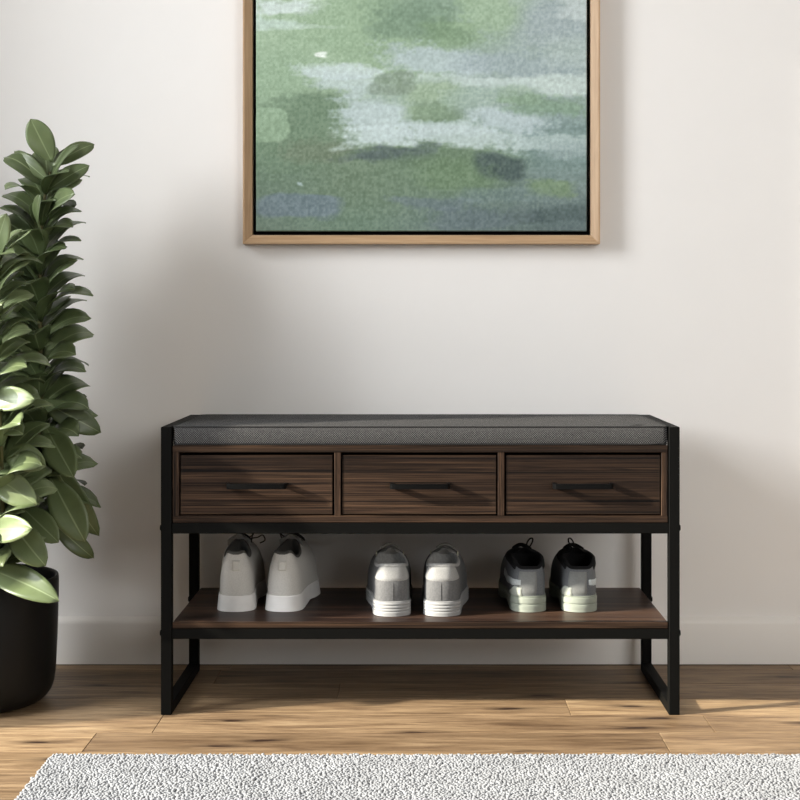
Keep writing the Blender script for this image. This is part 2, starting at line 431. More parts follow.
# drawer case
x0, x1 = -ix+.002+BC, ix-.002+BC
cf = .001
m = bmb()
m.box(x0, x1, cf, BD-.004, .4865, .4995, .0008); m.box(x0, x1, cf, BD-.004, .3565, .3690, .0008)
m.box(x0, x1, BD-.010, BD-.004, .3690, .4865)
dc = m.build('drawer_case', M['walnut'], root)
m = bmb()
sx = [(x0, x0+.0118), (x1-.0118, x1)]
for cxp in (337.6, 501.2):
    c = (cxp-420)/540.0; sx.append((c-.0060, c+.0060))
for a, b_ in sx:
    m = bmb(); m.box(a, b_, cf+.0005, BD-.01, .3690, .4865, .0006); m.build('divider', M['walnut_v'], dc)
for (pa, pb, hc) in ((180.2, 332.4, 256), (342.2, 496.3, 420), (506, 660.4, 583.7)):
    xa, xb = (pa-420)/540.0, (pb-420)/540.0
    m = bmb(); m.box(xa, xb, .0035, .02, .3715, .4812, .0008)
    m.box(xa+.006, xb-.006, .02, BD-.03, .373, .47)
    dr = m.build('drawer', M['walnut'], root)
    c = (hc-420)/540.0*.9926; hw = .0555
    m = bmb()
    prof = [(-hw, .004), (-hw, -.012), (-hw+.001, -.0165), (-hw+.004, -.0205), (-hw+.010, -.022), (hw-.010, -.022), (hw-.004, -.0205), (hw-.001, -.0165), (hw, -.012), (hw, .004),
            (hw-.006, .004), (hw-.006, -.0115), (hw-.008, -.015), (hw-.012, -.016), (-hw+.012, -.016), (-hw+.008, -.015), (-hw+.006, -.0115), (-hw+.006, .004)]
    zc = .4256; hh = .0047
    g = [[(c+px, py, z) for px, py in prof] for z in (zc-hh, zc-hh+.0008, zc+hh-.0008, zc+hh)]
    vs = [p for r in g for p in r]; n = len(prof); fs = []
    for k in range(3):
        for i in range(n): fs.append((k*n+i, k*n+(i+1) % n, (k+1)*n+(i+1) % n, (k+1)*n+i))
    half = n//2
    for k in (0, 3):
        for i in range(half-1): fs.append((k*n+i, k*n+i+1, k*n+n-2-i, k*n+n-1-i))
    m.add(vs, fs); m.build('handle', M['handle'], dr, angle=35)

# cushion
def cushion():
    root = empty('seat_cushion', (BC, BD/2, .500), 0, 'thin charcoal tweed seat cushion lying on top of the shoe bench', 'cushion')
    hx, hy = .4592, .1725; z0, z1 = .4998, .5345
    cy = .0025+hy
    rings = []
    def loop(ix_, z, r=.010, n=5, back=0.022):
        pts = []
        for (sx_, sy_, a0) in ((1, -1, -PI/2), (1, 1, 0), (-1, 1, PI/2), (-1, -1, PI)):
            rr = (r if sy_ < 0 else back)
            for k in range(n+1):
                a = a0+k/n*PI/2
                pts.append((BC+sx_*(hx-ix_-rr)+rr*math.cos(a), cy+sy_*(hy-ix_-rr)+rr*math.sin(a), z))
        # extra points along the long sides for a natural puff
        return pts
    def dens(pts):
        out = []
        for i, p in enumerate(pts):
            q = pts[(i+1) % len(pts)]; out.append(p)
            L = math.dist(p, q)
            if L > .05:
                k = int(L/.03)
                for t in range(1, k): out.append(tuple(p[j]+(q[j]-p[j])*t/k for j in range(3)))
        return out
    base = [dens(loop(i_, z)) for i_, z in ((.004, z0), (.0012, z0+.0015), (0, z0+.006), (-.0004, (z0+z1)/2), (0, z1-.004), (.0015, z1-.0008), (.004, z1), (.010, z1+.0005))]
    n = len(base[0])
    def at(p, z):
        rise = sstep(0, .12, p[1])*.0015
        return (p[0], p[1], z+rise)
    top = []
    for ix_ in (.022, .045, .08, .12, .155):
        f = 1-ix_/hy
        top.append([(BC+(p[0]-BC)*(hx-ix_)/hx, cy+(p[1]-cy)*f, z1+.001+.0030*sstep(0, .10, ix_)) for p in base[0]])
    rings = base+top
    rings = [[(p[0], p[1], p[2]+(.0012*math.sin(p[0]*23+1)*math.sin(p[0]*9) if p[2] > z1-.002 else 0)*.35) for p in r] for r in rings]
    m = MB((BC, BD/2, .500)); m.rings(rings); m.build('cover', M['tweed'], root, smooth=True)
    for z, r_ in ((z1-.0006, .0011), (z0+.0016, .0009)):
        pts = [(p[0], p[1], z) for p in dens(loop(.0004, z))]; pts.append(pts[0])
        m = MB((BC, BD/2, .500)); m.tube(pts, r_, 6); m.build('piping', M['piping'], root, smooth=True)
cushion()

# ------------------------------------------------------------------ picture
def picture():
    root = empty('framed_painting', (.003, YB, .8920), 0, 'large framed abstract painting in soft greens and misty blues hanging on the wall', 'painting')
    org = (.003, YB, .8920)
    X0, X1, Z0, Z1 = -.3735, .3795, .8920, 1.86
    yw, yf = YB-.001, YB-.035
    # moulding: outer side, thin lip, slope inwards, inner side
    prof = [(0, yw), (0, yf+.0006), (.0006, yf), (.0036, yf), (.0190, yf+.011), (.0190, yw)]
    def corner(off, sx, sz):
        return (X0+off if sx < 0 else X1-off, Z0+off if sz < 0 else Z1-off)
    sides = [((-1, -1), (1, -1), 'oak_x'), ((1, -1), (1, 1), 'oak_z'), ((1, 1), (-1, 1), 'oak_x'), ((-1, 1), (-1, -1), 'oak_z')]
    for a, b_, mt in sides:
        m = MB(org); r0 = []; r1 = []
        for off, y in prof:
            xa, za = corner(off, *a); xb, zb = corner(off, *b_)
            r0.append((xa, y, za)); r1.append((xb, y, zb))
        m.rings([r0, r1]); m.build('frame_moulding', M[mt], root)
    m = MB(org); m.box(X0+.0205, X1-.0205, YB-.008, yw, Z0+.0205, Z1-.0205)
    m.build('backing', plain('black_backing', srgb(10, 10, 10), .9, .1), root)
    # stretched canvas with the painted image as face colours of a fine grid
    cx0, cx1, cz0, cz1 = -.3450, .3510, .9210, 1.8330
    yc = YB-.026; st = .002
    nx = int((cx1-cx0)/st)+1; nz = int((cz1-cz0)/st)+1
    gx = np.linspace(cx0, cx1, nx); gz = np.linspace(cz0, cz1, nz); GX, GZ = np.meshgrid(gx, gz)
    dd = CD+yc
    PXX = 420+GX*F/dd; PYY = 319-(GZ-CZ)*F/dd
    rs = np.random.RandomState(8)
    def vnoise(sx, sy, oct=4, seed=0):
        r = np.random.RandomState(seed); out = np.zeros_like(PXX); amp = 1; tot = 0
        for o_ in range(oct):
            U = (PXX+1000)/sx*(2**o_); V = (PYY+1200)/sy*(2**o_)
            iu = np.floor(U).astype(int); iv = np.floor(V).astype(int); fu = U-iu; fv = V-iv
            fu = fu*fu*(3-2*fu); fv = fv*fv*(3-2*fv)
            tb = r.rand(257, 263); g = lambda a, b: tb[(a) % 257, (b) % 263]
            out += amp*((g(iu, iv)*(1-fu)+g(iu+1, iv)*fu)*(1-fv)+(g(iu, iv+1)*(1-fu)+g(iu+1, iv+1)*fu)*fv)
            tot += amp; amp *= .55
        return out/tot-.5
    col = np.zeros(PXX.shape+(3,))
    # broad colour field
    ctl = [(260, 20, 150, 176, 146), (330, 30, 142, 170, 138), (400, 50, 138, 166, 134), (470, 20, 140, 165, 146), (560, 20, 152, 170, 166),
           (270, 90, 140, 168, 138), (350, 90, 148, 174, 144), (520, 70, 146, 166, 160), (570, 90, 148, 166, 166), (270, 140, 112, 140, 112), (330, 130, 108, 132, 106),
           (280, 180, 100, 124, 104), (340, 180, 104, 126, 102), (400, 190, 106, 130, 106), (460, 170, 106, 132, 104), (560, 150, 112, 138, 134),
           (280, 225, 106, 128, 112), (350, 225, 100, 126, 106), (430, 220, 104, 126, 116), (500, 215, 98, 118, 112), (570, 190, 114, 134, 130), (570, 225, 86, 104, 106),
           (300, -60, 150, 176, 150), (420, -90, 160, 176, 176), (560, -80, 142, 166, 160), (420, -170, 170, 182, 184), (300, -180, 130, 158, 132), (560, -190, 150, 170, 160)]
    wx = PXX+vnoise(70, 30, 3, 11)*36; wy = PYY+vnoise(80, 30, 3, 12)*22
    W = np.zeros_like(PXX)
    for (x, y, r_, g_, b_) in ctl:
        w = np.exp(-(((wx-x)/42)**2+((wy-y)/26)**2)*.9)+1e-9/(1+((wx-x)**2+(wy-y)**2)*.001)
        W += w
        for c in range(3): col[..., c] += w*(r_, g_, b_)[c]
    col /= W[..., None]
    dry = vnoise(5, 4, 3, 21); fine = vnoise(2.2, 2.2, 1, 22); strk = vnoise(60, 5, 4, 23)
    def stroke(cx, cy, hw, hh, rgb, op=.8, rot=0, soft=.55, rough=.8, pw=3.4):
        a = R(rot); X = (PXX-cx)+vnoise(46, 16, 3, int(cx*7+cy) % 9999)*18; Y = (PYY-cy)+vnoise(46, 14, 3, int(cx+cy*5) % 9999)*12
        u = (X*math.cos(a)+Y*math.sin(a))/hw; v = (-X*math.sin(a)+Y*math.cos(a))/hh
        d = (np.abs(u)**pw+np.abs(v)**pw)**(1/pw)
        al = np.clip((1-d)/soft+.5+(dry*1.6+strk*1.2)*rough, 0, 1)*op
        hi = 7 if sum(rgb) > 500 else 0
        for c in range(3): col[..., c] = col[..., c]*(1-al)+(rgb[c]+hi)*al
    S = stroke
    S(415, 18, 46, 20, (112, 140, 116), .75)              # dark green cloud, top centre
    S(452, 34, 26, 14, (118, 148, 112), .7)
    S(494, 12, 36, 22, (148, 176, 142), .7)
    S(556, 22, 40, 22, (146, 162, 168), .6)
    S(580, 4, 20, 14, (172, 186, 184), .7)
    S(285, 8, 30, 8, (184, 200, 196), .9, -4)             # white dashes, top left
    S(276, 24, 26, 5, (172, 194, 184), .8)
    S(300, 26, 36, 3, (166, 188, 172), .5)
    S(440, 62, 56, 14, (162, 180, 184), .85, 6)           # pale band right of centre
    S(520, 66, 60, 11, (146, 164, 168), .7, 4)
    S(570, 50, 26, 16, (158, 176, 172), .6)
    S(500, 84, 90, 6, (174, 192, 188), .8, 3)
    S(563, 86, 30, 9, (172, 190, 184), .8)
    S(340, 72, 42, 7, (176, 194, 192), .9, 3)             # pale brush marks on the left
    S(350, 84, 36, 10, (170, 188, 188), .8, 5)
    S(322, 55, 6, 1.6, (208, 220, 210), 1, 0, .5, .1)
    S(290, 135, 36, 36, (106, 132, 106), .75)             # dark green block
    S(325, 108, 34, 16, (104, 130, 104), .8)
    S(268, 125, 20, 17, (136, 164, 134), .9, 0, .1, .1)
    S(316, 150, 36, 12, (108, 120, 98), .5)
    S(372, 112, 36, 20, (168, 186, 188), .9, 10)          # white mass
    S(400, 96, 40, 10, (148, 170, 158), .6)
    S(431, 104, 24, 22, (120, 146, 118), .75, -10)
    S(432, 93, 26, 9, (150, 174, 146), .8)
    S(392, 83, 22, 13, (122, 142, 124), .7, 0, .2, .4)
    S(478, 98, 36, 10, (150, 174, 160), .7)
    S(440, 128, 50, 8, (168, 188, 186), .8)
    S(385, 137, 40, 10, (176, 194, 194), .92, -3)
    S(460, 136, 60, 11, (172, 190, 190), .85, 5)
    S(510, 122, 36, 12, (166, 184, 188), .8, 10)
    S(548, 106, 40, 11, (114, 146, 118), .75, 3)
    S(520, 96, 22, 8, (132, 160, 132), .5)
    S(545, 142, 46, 8, (160, 180, 178), .8, 3)
    S(572, 152, 30, 8, (144, 164, 164), .7)
    S(392, 154, 44, 6, (82, 98, 98), .85, -2)             # dark accents
    S(430, 160, 40, 8, (96, 120, 96), .7)
    S(425, 148, 12, 6, (86, 104, 98), .6)
    S(497, 168, 27, 12, (74, 92, 90), .9, 6, .3, .4)
    S(456, 176, 40, 16, (104, 132, 98), .6, 6)
    S(552, 190, 22, 9, (112, 140, 98), .7)
    S(300, 207, 42, 12, (104, 122, 132), .85, 0, .25, .3) # dusty blue
    S(430, 203, 40, 6, (98, 114, 124), .6, 3)
    S(470, 218, 40, 10, (92, 108, 116), .6)
    S(560, 213, 36, 8, (74, 92, 92), .7, -6)
    S(522, 215, 20, 7, (84, 100, 104), .5)
    S(500, 196, 40, 7, (108, 130, 130), .5)
    S(296, 186, 2.6, 2.4, (150, 172, 168), 1, 0, .6, .1)
    # part of the picture above the photograph's edge
    S(400, -60, 110, 26, (170, 186, 188), .7, 4); S(320, -120, 60, 26, (126, 156, 124), .7); S(520, -130, 60, 30, (158, 176, 180), .7); S(470, -30, 70, 14, (160, 180, 172), .6)
    col += (fine*22+dry*7+strk*9+vnoise(1.6, 7, 2, 77)*9)[..., None]
    gr = col.mean(axis=2, keepdims=True); col = (gr+(col-gr)*.82)*1.04
    col *= np.array(PAINT_GAIN)
    col = np.clip(col, 0, 255)/255
    lin = np.where(col <= .04045, col/12.92, ((col+.055)/1.055)**2.4)
    rgba = np.concatenate([lin, np.ones(lin.shape[:2]+(1,))], axis=2).reshape(-1, 4)
    V = np.stack([GX-org[0], np.full_like(GX, yc-org[1]), GZ-org[2]], axis=2).reshape(-1, 3)
    idx = np.arange(nx*nz).reshape(nz, nx)
    Fq = np.stack([idx[:-1, :-1], idx[:-1, 1:], idx[1:, 1:], idx[1:, :-1]], axis=2).reshape(-1, 4)
    me = bpy.data.meshes.new('canvas'); verts = V.tolist(); faces = Fq.tolist()
    # side walls of the canvas block, rounded shoulder
    edge = list(idx[0, :])+list(idx[1:, -1])+list(idx[-1, -2::-1])+list(idx[-2:0:-1, 0])
    n0 = len(verts); cl = rgba.tolist(); ne = len(edge)
    e = .0016
    for i in edge:
        x, y, z = verts[i]; cxm = (cx0+cx1)/2-org[0]; czm = (cz0+cz1)/2-org[2]
        ox = e*np.sign(x-cxm) if min(abs(x-(cx0-org[0])), abs(x-(cx1-org[0]))) < 1e-5 else 0
        oz = e*np.sign(z-czm) if min(abs(z-(cz0-org[2])), abs(z-(cz1-org[2]))) < 1e-5 else 0
        verts.append((x+ox, y+.0016, z+oz)); cl.append(cl[i])
    for k in range(ne):
        x, y, z = verts[n0+k]; verts.append((x, YB-.0085-org[1], z)); cl.append(cl[edge[k]])
    for k in range(ne):
        j = (k+1) % ne
        faces.append((edge[k], n0+k, n0+j, edge[j])); faces.append((n0+k, n0+ne+k, n0+ne+j, n0+j))
    me.from_pydata(verts, [], faces)
    a = me.color_attributes.new('paint', 'FLOAT_COLOR', 'POINT'); a.data.foreach_set('color', np.array(cl, dtype=np.float32).ravel())
    mt, nt, b = new_mat('painted_canvas', .75, .25)
    at = N(nt, 'ShaderNodeAttribute', attribute_name='paint')
    f = noise(nt, coords(nt, (1.6, 1, .8)), 900, 2, .6)
    c = mix(nt, at.outputs['Color'], ramp(nt, f, [(.3, (.86, .86, .86, 1)), (.7, (1.12, 1.12, 1.12, 1))]), 1.0, 'MULTIPLY')
    nt.links.new(c, b.inputs['Base Color']); bump(nt, b, f, .4, .0006)
    link('canvas', me, mt, root)
PAINT_GAIN = (1.0, 1.0, 1.0)
picture()

# ------------------------------------------------------------------ potted plant
def leaf_geom(base, direction, length, width, curl, roll, tone, fold=.16, side_up=Vector((-.12, -.45, .88)), nl=10, nw=6):
    """one leaf blade: obovate outline, folded at the midrib, tip recurving down"""
    d = direction.normalized(); s = d.cross(side_up)
    if s.length < .1: s = Vector((1, 0, 0))
    s.normalize(); nrm = s.cross(d).normalized()
    s, nrm = s*math.cos(roll)+nrm*math.sin(roll), nrm*math.cos(roll)-s*math.sin(roll)
    pts = []; p = Vector(base); ang = 0; stp = length/nl
    for i in range(nl+1):
        t = i/nl
        w = width*.5*(math.sin(PI*min(1, t)**1.15)**.62 if 0 < t < 1 else 0)
        if t < .08: w = max(w, width*.03)
        dv = d*math.cos(ang)-nrm*math.sin(ang); nv = nrm*math.cos(ang)+d*math.sin(ang)
        row = []
        for j in range(nw+1):
            q = (j/nw-.5)*2
            row.append((p+s*(q*w)+nv*(abs(q)**1.5*w*fold*(1.0 if abs(q) < .8 else .95)+.002*math.sin(t*9+q*3)*abs(q)), (j/nw, t)))
        pts.append(row)
        ang += curl/nl*(.25+1.5*t*t+.4*t)
        p = p+dv*stp
    return pts
def foliage(name, leaves, mat, parent, org):
    vs = []; fs = []; uvs = []; tn = []
    for (pts, tone) in leaves:
        n = len(vs); a = len(pts); b = len(pts[0])
        for r in pts:
            for (p, uv) in r: vs.append(tuple(p-Vector(org))); uvs.append(uv); tn.append((tone, tone, tone, 1))
        for i in range(a-1):
            for j in range(b-1): fs.append((n+i*b+j, n+i*b+j+1, n+(i+1)*b+j+1, n+(i+1)*b+j))
    me = bpy.data.meshes.new(name); me.from_pydata(vs, [], fs); me.update()
    ul = me.uv_layers.new(name='UVMap')
    li = np.zeros(len(me.loops), dtype=np.int32); me.loops.foreach_get('vertex_index', li)
    ul.data.foreach_set('uv', np.array(uvs, dtype=np.float32)[li].ravel())
    ca = me.color_attributes.new('tone', 'FLOAT_COLOR', 'POINT'); ca.data.foreach_set('color', np.array(tn, dtype=np.float32).ravel())
    for p in me.polygons: p.use_smooth = True
    o = link(name, me, mat, parent)
    sd = o.modifiers.new('thickness', 'SOLIDIFY'); sd.thickness = .0007; sd.offset = -1
    return o
def plant():
    PC = (-.842, .09, 0)
    root = empty('potted_plant', PC, 0, 'leafy green rubber plant in a round matt black pot left of the bench', 'plant')
    prof = [(.0, 0), (.090, 0), (.104, .002), (.117, .007), (.127, .015), (.1345, .026), (.139, .040), (.1415, .058), (.1445, .12), (.1468, .2), (.1472, .236), (.1462, .2415), (.1440, .2425), (.1418, .241), (.1405, .236), (.139, .17), (.0, .17)]
    m = MB(PC); m.lathe(prof[1:-1], PC, 72); m.build('pot', M['pot'], root, smooth=True, angle=60)
    # soil with crumbs
    rnd = random.Random(4); m = MB(PC); rings = []
    for k, r in enumerate((.1402, .125, .105, .08, .055, .03, .01)):
        rings.append([(PC[0]+r*math.cos(2*PI*i/48), PC[1]+r*math.sin(2*PI*i/48), .222+.006*(1-r/.14)+(rnd.uniform(-.003, .003) if k else 0)) for i in range(48)])
    m.rings([[(p[0], p[1], .19) for p in rings[0]]]+rings); m.build('soil', M['soil'], root, smooth=True)
    rnd = random.Random(21)
    def stem(path, r0, r1, specs):
        pts = [Vector(p) for p in path]
        # smooth path
        fine = []
        for i in range(len(pts)-1):
            a = pts[max(0, i-1)]; b = pts[i]; c = pts[i+1]; d = pts[min(len(pts)-1, i+2)]
            for k in range(8):
                t = k/8
                fine.append(.5*((2*b)+(-a+c)*t+(2*a-5*b+4*c-d)*t*t+(-a+3*b-3*c+d)*t**3))
        fine.append(pts[-1])
        m = MB(PC); m.tube(fine, [r0+(r1-r0)*i/(len(fine)-1) for i in range(len(fine))], 8); m.build('stem', M['stem'], root, smooth=True)
        Ls = [0]
        for i in range(1, len(fine)): Ls.append(Ls[-1]+(fine[i]-fine[i-1]).length)
        def at(s):
            s = clampi(s, 0, Ls[-1]-1e-5)
            for i in range(1, len(fine)):
                if Ls[i] >= s:
                    f = (s-Ls[i-1])/(Ls[i]-Ls[i-1]); return fine[i-1].lerp(fine[i], f)
            return fine[-1]
        leaves = []
        (start, step, len0, len1, wid, toneb, az0) = specs
        tot = Ls[-1]; s = start; k = 0
        while s < tot-.012:
            f = (s-start)/(tot-start)
            az = az0+k*R(137.5)+rnd.uniform(-.25, .25)
            pitch = R(26+18*f+rnd.uniform(-10, 10)) if f < .96 else R(56+rnd.uniform(-6, 12))
            L = (len0+(len1-len0)*f)*rnd.uniform(.88, 1.1)
            d = Vector((math.cos(az)*math.cos(pitch), math.sin(az)*math.cos(pitch), math.sin(pitch)+.25))
            b = at(s); curl = R(rnd.uniform(84, 132))*(1 if f < .96 else .5)
            hd = Vector((math.cos(az), math.sin(az), 0))
            leaves.append((leaf_geom(b+hd*.003, d, L, L*wid*rnd.uniform(.92, 1.1), curl, rnd.uniform(-.3, .3), 0), clampi(toneb+rnd.uniform(-.25, .25))))
            s += step*rnd.uniform(.8, 1.15); k += 1
        return leaves
    def P(px, py, Y): return PX(px, py, Y)
    def hero(px, py, Y, tx, ty, TY, width, curl, roll, tone, up=(-.15, -.8, .6), fold=.14):
        a = P(px, py, Y); b = P(tx, ty, TY)
        return (leaf_geom(a, b-a, (b-a).length*1.08, width, R(curl), roll, 0, fold, Vector(up), 14, 8), tone)
    # tall stem by the wall
    l1 = stem([(-.80, .11, .215), P(32, 500, .13), P(40, 400, .15), P(40, 300, .155), P(42, 220, .15), P(50, 172, .15)], .006, .0025, (.11, .0076, .140, .100, .56, .42, .4))
    l1 += [hero(52, 162, .15, 32, 122, .13, .052, 8, 0, .62, (0, -1, .15), .10),
           hero(52, 166, .15, 92, 140, .16, .034, 70, -.5, .5), hero(50, 182, .14, 12, 150, .14, .03, 55, .4, .5),
           hero(48, 190, .14, 83, 165, .12, .036, 50, -.5, .4), hero(46, 215, .12, 62, 190, .02, .05, 40, -.2, .45), hero(44, 240, .12, 30, 200, .04, .05, 40, .3, .45),
           hero(40, 400, .12, 97, 430, .12, .05, 40, -.3, .3), hero(40, 440, .1, 92, 535, .10, .052, 40, -.2, .35),
           hero(45, 425, .08, 68, 468, -.02, .058, 30, 0, .5), hero(50, 476, .04, 80, 534, -.02, .062, 40, 0, .5),
           hero(50, 520, .1, 92, 558, .10, .036, 60, -.2, .3)]
    foliage('foliage', l1, M['leaf'], root, PC)
    # shorter stem nearer the window
    l2 = stem([(-.86, .03, .215), P(-12, 480, -.01), P(-8, 400, -.03), P(-8, 320, -.03), P(-4, 252, -.03)], .006, .0025, (.1, .0080, .135, .090, .58, .66, 2.1))  # leaves lighter in tone for the sun on this stem
    l2 += [hero(-2, 262, -.03, 25, 230, -.06, .03, 20, .6, .8), hero(-8, 262, -.03, 4, 218, -.07, .04, 15, 0, .8, (0, -1, 0))]
    foliage('foliage', l2, M['leaf'], root, PC)
    # low bushy stem at the front
    l3 = stem([(-.845, .05, .215), P(0, 545, -.02), P(2, 480, -.06), P(0, 410, -.08)], .006, .0028, (.05, .0125, .125, .098, .60, .6, 4.0))
    l3 += [hero(-18, 566, -.02, 46, 590, -.12, .056, 40, 0, .6), hero(10, 520, -.04, 38, 560, -.10, .058, 45, -.2, .55),
           hero(-12, 470, -.05, 28, 500, -.11, .055, 35, -.3, .85), hero(-18, 530, -.06, 22, 528, -.14, .05, 25, -.5, .9),  # palest leaves have sunlight put into their tone
           hero(-16, 400, -.07, 26, 398, -.12, .045, 30, -.4, .9), hero(2, 450, -.05, 38, 462, -.1, .05, 40, -.2, .65), hero(20, 505, 0, 52, 536, -.06, .05, 40, -.1, .5)]
    foliage('foliage', l3, M['leaf'], root, PC)
    l4 = stem([(-.90, .12, .215), P(-60, 480, .12), P(-64, 380, .11), P(-66, 280, .1), P(-60, 190, .1)], .006, .0025, (.1, .0105, .125, .085, .56, .5, 1.0))
    foliage('foliage', l4, M['leaf'], root, PC)
    l5 = stem([(-.895, .06, .215), P(-80, 520, -.02), P(-95, 440, -.05), P(-98, 370, -.06)], .006, .0028, (.08, .0125, .12, .09, .54, .6, 3.0))
    foliage('foliage', l5, M['leaf'], root, PC)
plant()

# ------------------------------------------------------------------ sneakers
def shoe(loc, rz, sp, foot, label, group):
    """sp: style dictionary; foot -1 left foot, +1 right foot (toe bends inwards)"""
    root = empty('sneaker', loc, rz, label, 'shoe', group)
    L = sp['L']; NP = 56; ins = -foot
    us = [0, .1, .25, .42, .55, .7, .85, 1]; ws = [v*sp.get('wid', 1) for v in (.0375, .0372, .0350, .0355, .0415, .0470, .0440, .036)]
    def T(u): return interp(u, us, ws)
    def mid(u): return ins*.006*sstep(.35, 1, u)
    def foot_pt(phi, sc_=1.0):
        u = (1-math.cos(phi))/2
        k = abs(2*u-1)**(9 if u < .5 else 4.5)
        hw = T(u)*math.sqrt(max(0, 1-k))*sc_
        sg = 1 if math.sin(phi) >= 0 else -1
        if abs(math.sin(phi)) < 1e-6: hw = 0
        uu = .5+(u-.5)*(1-(1-sc_)*.35)
        return (mid(u)+sg*hw, uu*L, u)
    hh, hs, hf = sp['heel_h'], sp['side_h'], sp['front_h']
    def spring(u): return .016*sstep(.7, 1.05, u)
    def zs(u): return interp(u, [0, .3, .55, .8, 1], sp['sole'])+spring(u)
    cu0, cu1 = .010, sp.get('open', .125)
    def collar(phi, k=1.0):
        c = -math.cos(phi); cyl = (cu0+cu1)/2+(cu1-cu0)/2*c*k
        hw = sp.get('cw', .027)*k*(abs(math.sin(phi))**(.72 if c > 0 else .55))
        if c > 0: hw *= 1-sp.get('narrow', .4)*c*c
        else: hw *= 1-.0*c
        a = abs(math.atan2(math.sin(phi), math.cos(phi)))
        heel = math.exp(-(a/sp.get('heelspan', .8))**4)
        fr = sstep(1.2, 2.9, a)
        z = hs+(hh-hs)*heel+(hf-hs)*fr-sp.get('notch', 0)*math.exp(-(a/.28)**2)
        sg = 1 if math.sin(phi) >= 0 else -1
        return (sg*hw, cyl, z)
    def S(phi, t, off=0.0):
        fx, fy, u = foot_pt(phi, .93); cx, cy, cz = collar(phi)
        g = u
        pa = 1.15+.75*g; pb = 1.0+.7*g
        a = t**pa; b = 1-(1-t)**pb
        bul = .0035*math.sin(PI*t)*(1-g*.4)
        z0 = zs(u)-.003
        x = fx+(cx-fx)*a; y = fy+(cy-fy)*a; z = z0+(cz-z0)*b
        n = Vector((math.sin(phi)*1.0, -math.cos(phi), .25*t+g*.6)); n.normalize()
        return Vector((x, y, z))+n*(off+bul)
    # sole
    m = MB(); rings = []
    grooves = sp.get('grooves', 0); fl = sp.get('flare', 0)
    prof = [(-.10, 0), (-.03, .001), (0, .004)]
    nst = 12 if not grooves else 22
    for i in range(nst+1):
        h = .14+.80*i/nst; ino = 0
        if grooves:
            ph = (h-.12)/.84*grooves % 1.0
            ino = -.035 if ph > .80 else (.004 if .15 < ph < .65 else 0)
        prof.append((ino, h))
    prof += [(-.012, .975), (-.05, 1.0), (-.14, 1.0)]
    for k, (o_, h) in enumerate(prof):
        r = []
        for i in range(NP):
            phi = 2*PI*(i+.5)/NP
            hfac = h if h <= 1 else 1
            x, y, u = foot_pt(phi, 1+o_+fl*(1-hfac)-fl*.3)
            zt = zs(u); arch = .006*math.exp(-((u-.42)/.1)**2)*sp.get('arch', 1)
            z0 = spring(u)+arch
            r.append((x, y, z0+(zt-z0)*h))
        rings.append(r)
    m.rings(rings)
    sole = m.build('sole', sp['m_sole'], root, angle=50)
    m = MB(); r0 = []; r1 = []
    for k, (s_, z_) in enumerate(((.86, -.0005), (.9, .0022))):
        (r0 if k == 0 else r1).extend([(foot_pt(2*PI*(i+.5)/NP, s_)[0], foot_pt(2*PI*(i+.5)/NP, s_)[1], spring(foot_pt(2*PI*(i+.5)/NP)[2])+z_+.006*math.exp(-((foot_pt(2*PI*(i+.5)/NP)[2]-.42)/.1)**2)*sp.get('arch', 1)) for i in range(NP)])
    m.rings([r0, r1]); m.build('outsole', sp.get('m_out', sp['m_sole']), root)
    # upper
    m = MB(); NT = 16
    m.rings([[S(2*PI*(i+.5)/NP, t/NT) for i in range(NP)] for t in range(NT+1)], True, False)
    up = m.build('upper', sp['m_up'], root, smooth=True)
    # lining with padded collar roll and insole
    m = MB(); rr = []
    thick = .006
    for (k, dz, kk) in ((1.0, -.001, .002), (.985, .0026, .001), (.93, .0042, 0), (.86, .0030, 0), (.80, -.004, 0), (.80, -.014, 0), (.86, -.03, 0), (.92, -.045, 0)):
        r = []
        for i in range(NP):
            phi = 2*PI*(i+.5)/NP; x, y, z = collar(phi, k)
            nx, ny = math.sin(phi), -math.cos(phi)
            if k == 1.0: r.append((x+nx*.0022, y+ny*.0022, z+dz))
            else: r.append((x+nx*kk, y+ny*kk, max(z+dz, .034)))
        rr.append(r)
    r = []
    for i in range(NP):
        x, y, z = collar(2*PI*(i+.5)/NP, .9); r.append((x, y, .036))
    rr.append(r)
    m.rings(rr, False, True); m.build('lining', sp['m_lin'], root, smooth=True)
    # tongue
    m = MB(); tw = sp.get('tongue_w', .024); g1 = []; g2 = []
    tt = sp['tongue_h']; ub = cu1+.018; ut = cu1-sp.get('tongue_lean', .022)
    for i in range(12):
        t = i/11; yy = ub+(ut-ub)*t; zz = (hf-.030)+(tt-hf+.030)*t**.9
        rowa = []; rowb = []
        w = tw*(1-.0*t)*(1 if t < .8 else math.sqrt(max(.05, 1-((t-.8)/.22)**2)))
        for j in range(11):
            q = (j/10-.5)*2
            yq = yy-.012*q*q; th = .0035*math.sqrt(max(.05, 1-q**4))
            rowa.append((q*w, yq-th, zz-.006*q*q)); rowb.append((q*w, yq+th, zz-.006*q*q+.001))
        g1.append(rowa); g2.append(rowb)
    rings = [a+b[::-1] for a, b in zip(g1, g2)]
    m.rings(rings); tg = m.build('tongue', sp.get('m_tongue', sp['m_lin']), root, smooth=True)
    # laces across the throat
    m = MB()
    for r_ in range(5):
        t = .58+.085*r_; dp = .30+.05*r_
        A = S(PI-dp, t, .0035); B = S(PI+dp, min(.97, t+.02), .0035); mdp = S(PI, t, .007)
        pts = []
        for k in range(11):
            q = k/10; pts.append(A*(1-q)**2+mdp*2*q*(1-q)+B*q*q if False else A.lerp(B, q)+Vector((0, .0, 1))*.008*math.sin(PI*q))
        m.tube(pts, .0022, 6)
    m.build('laces', sp['m_lace'], root, smooth=True)
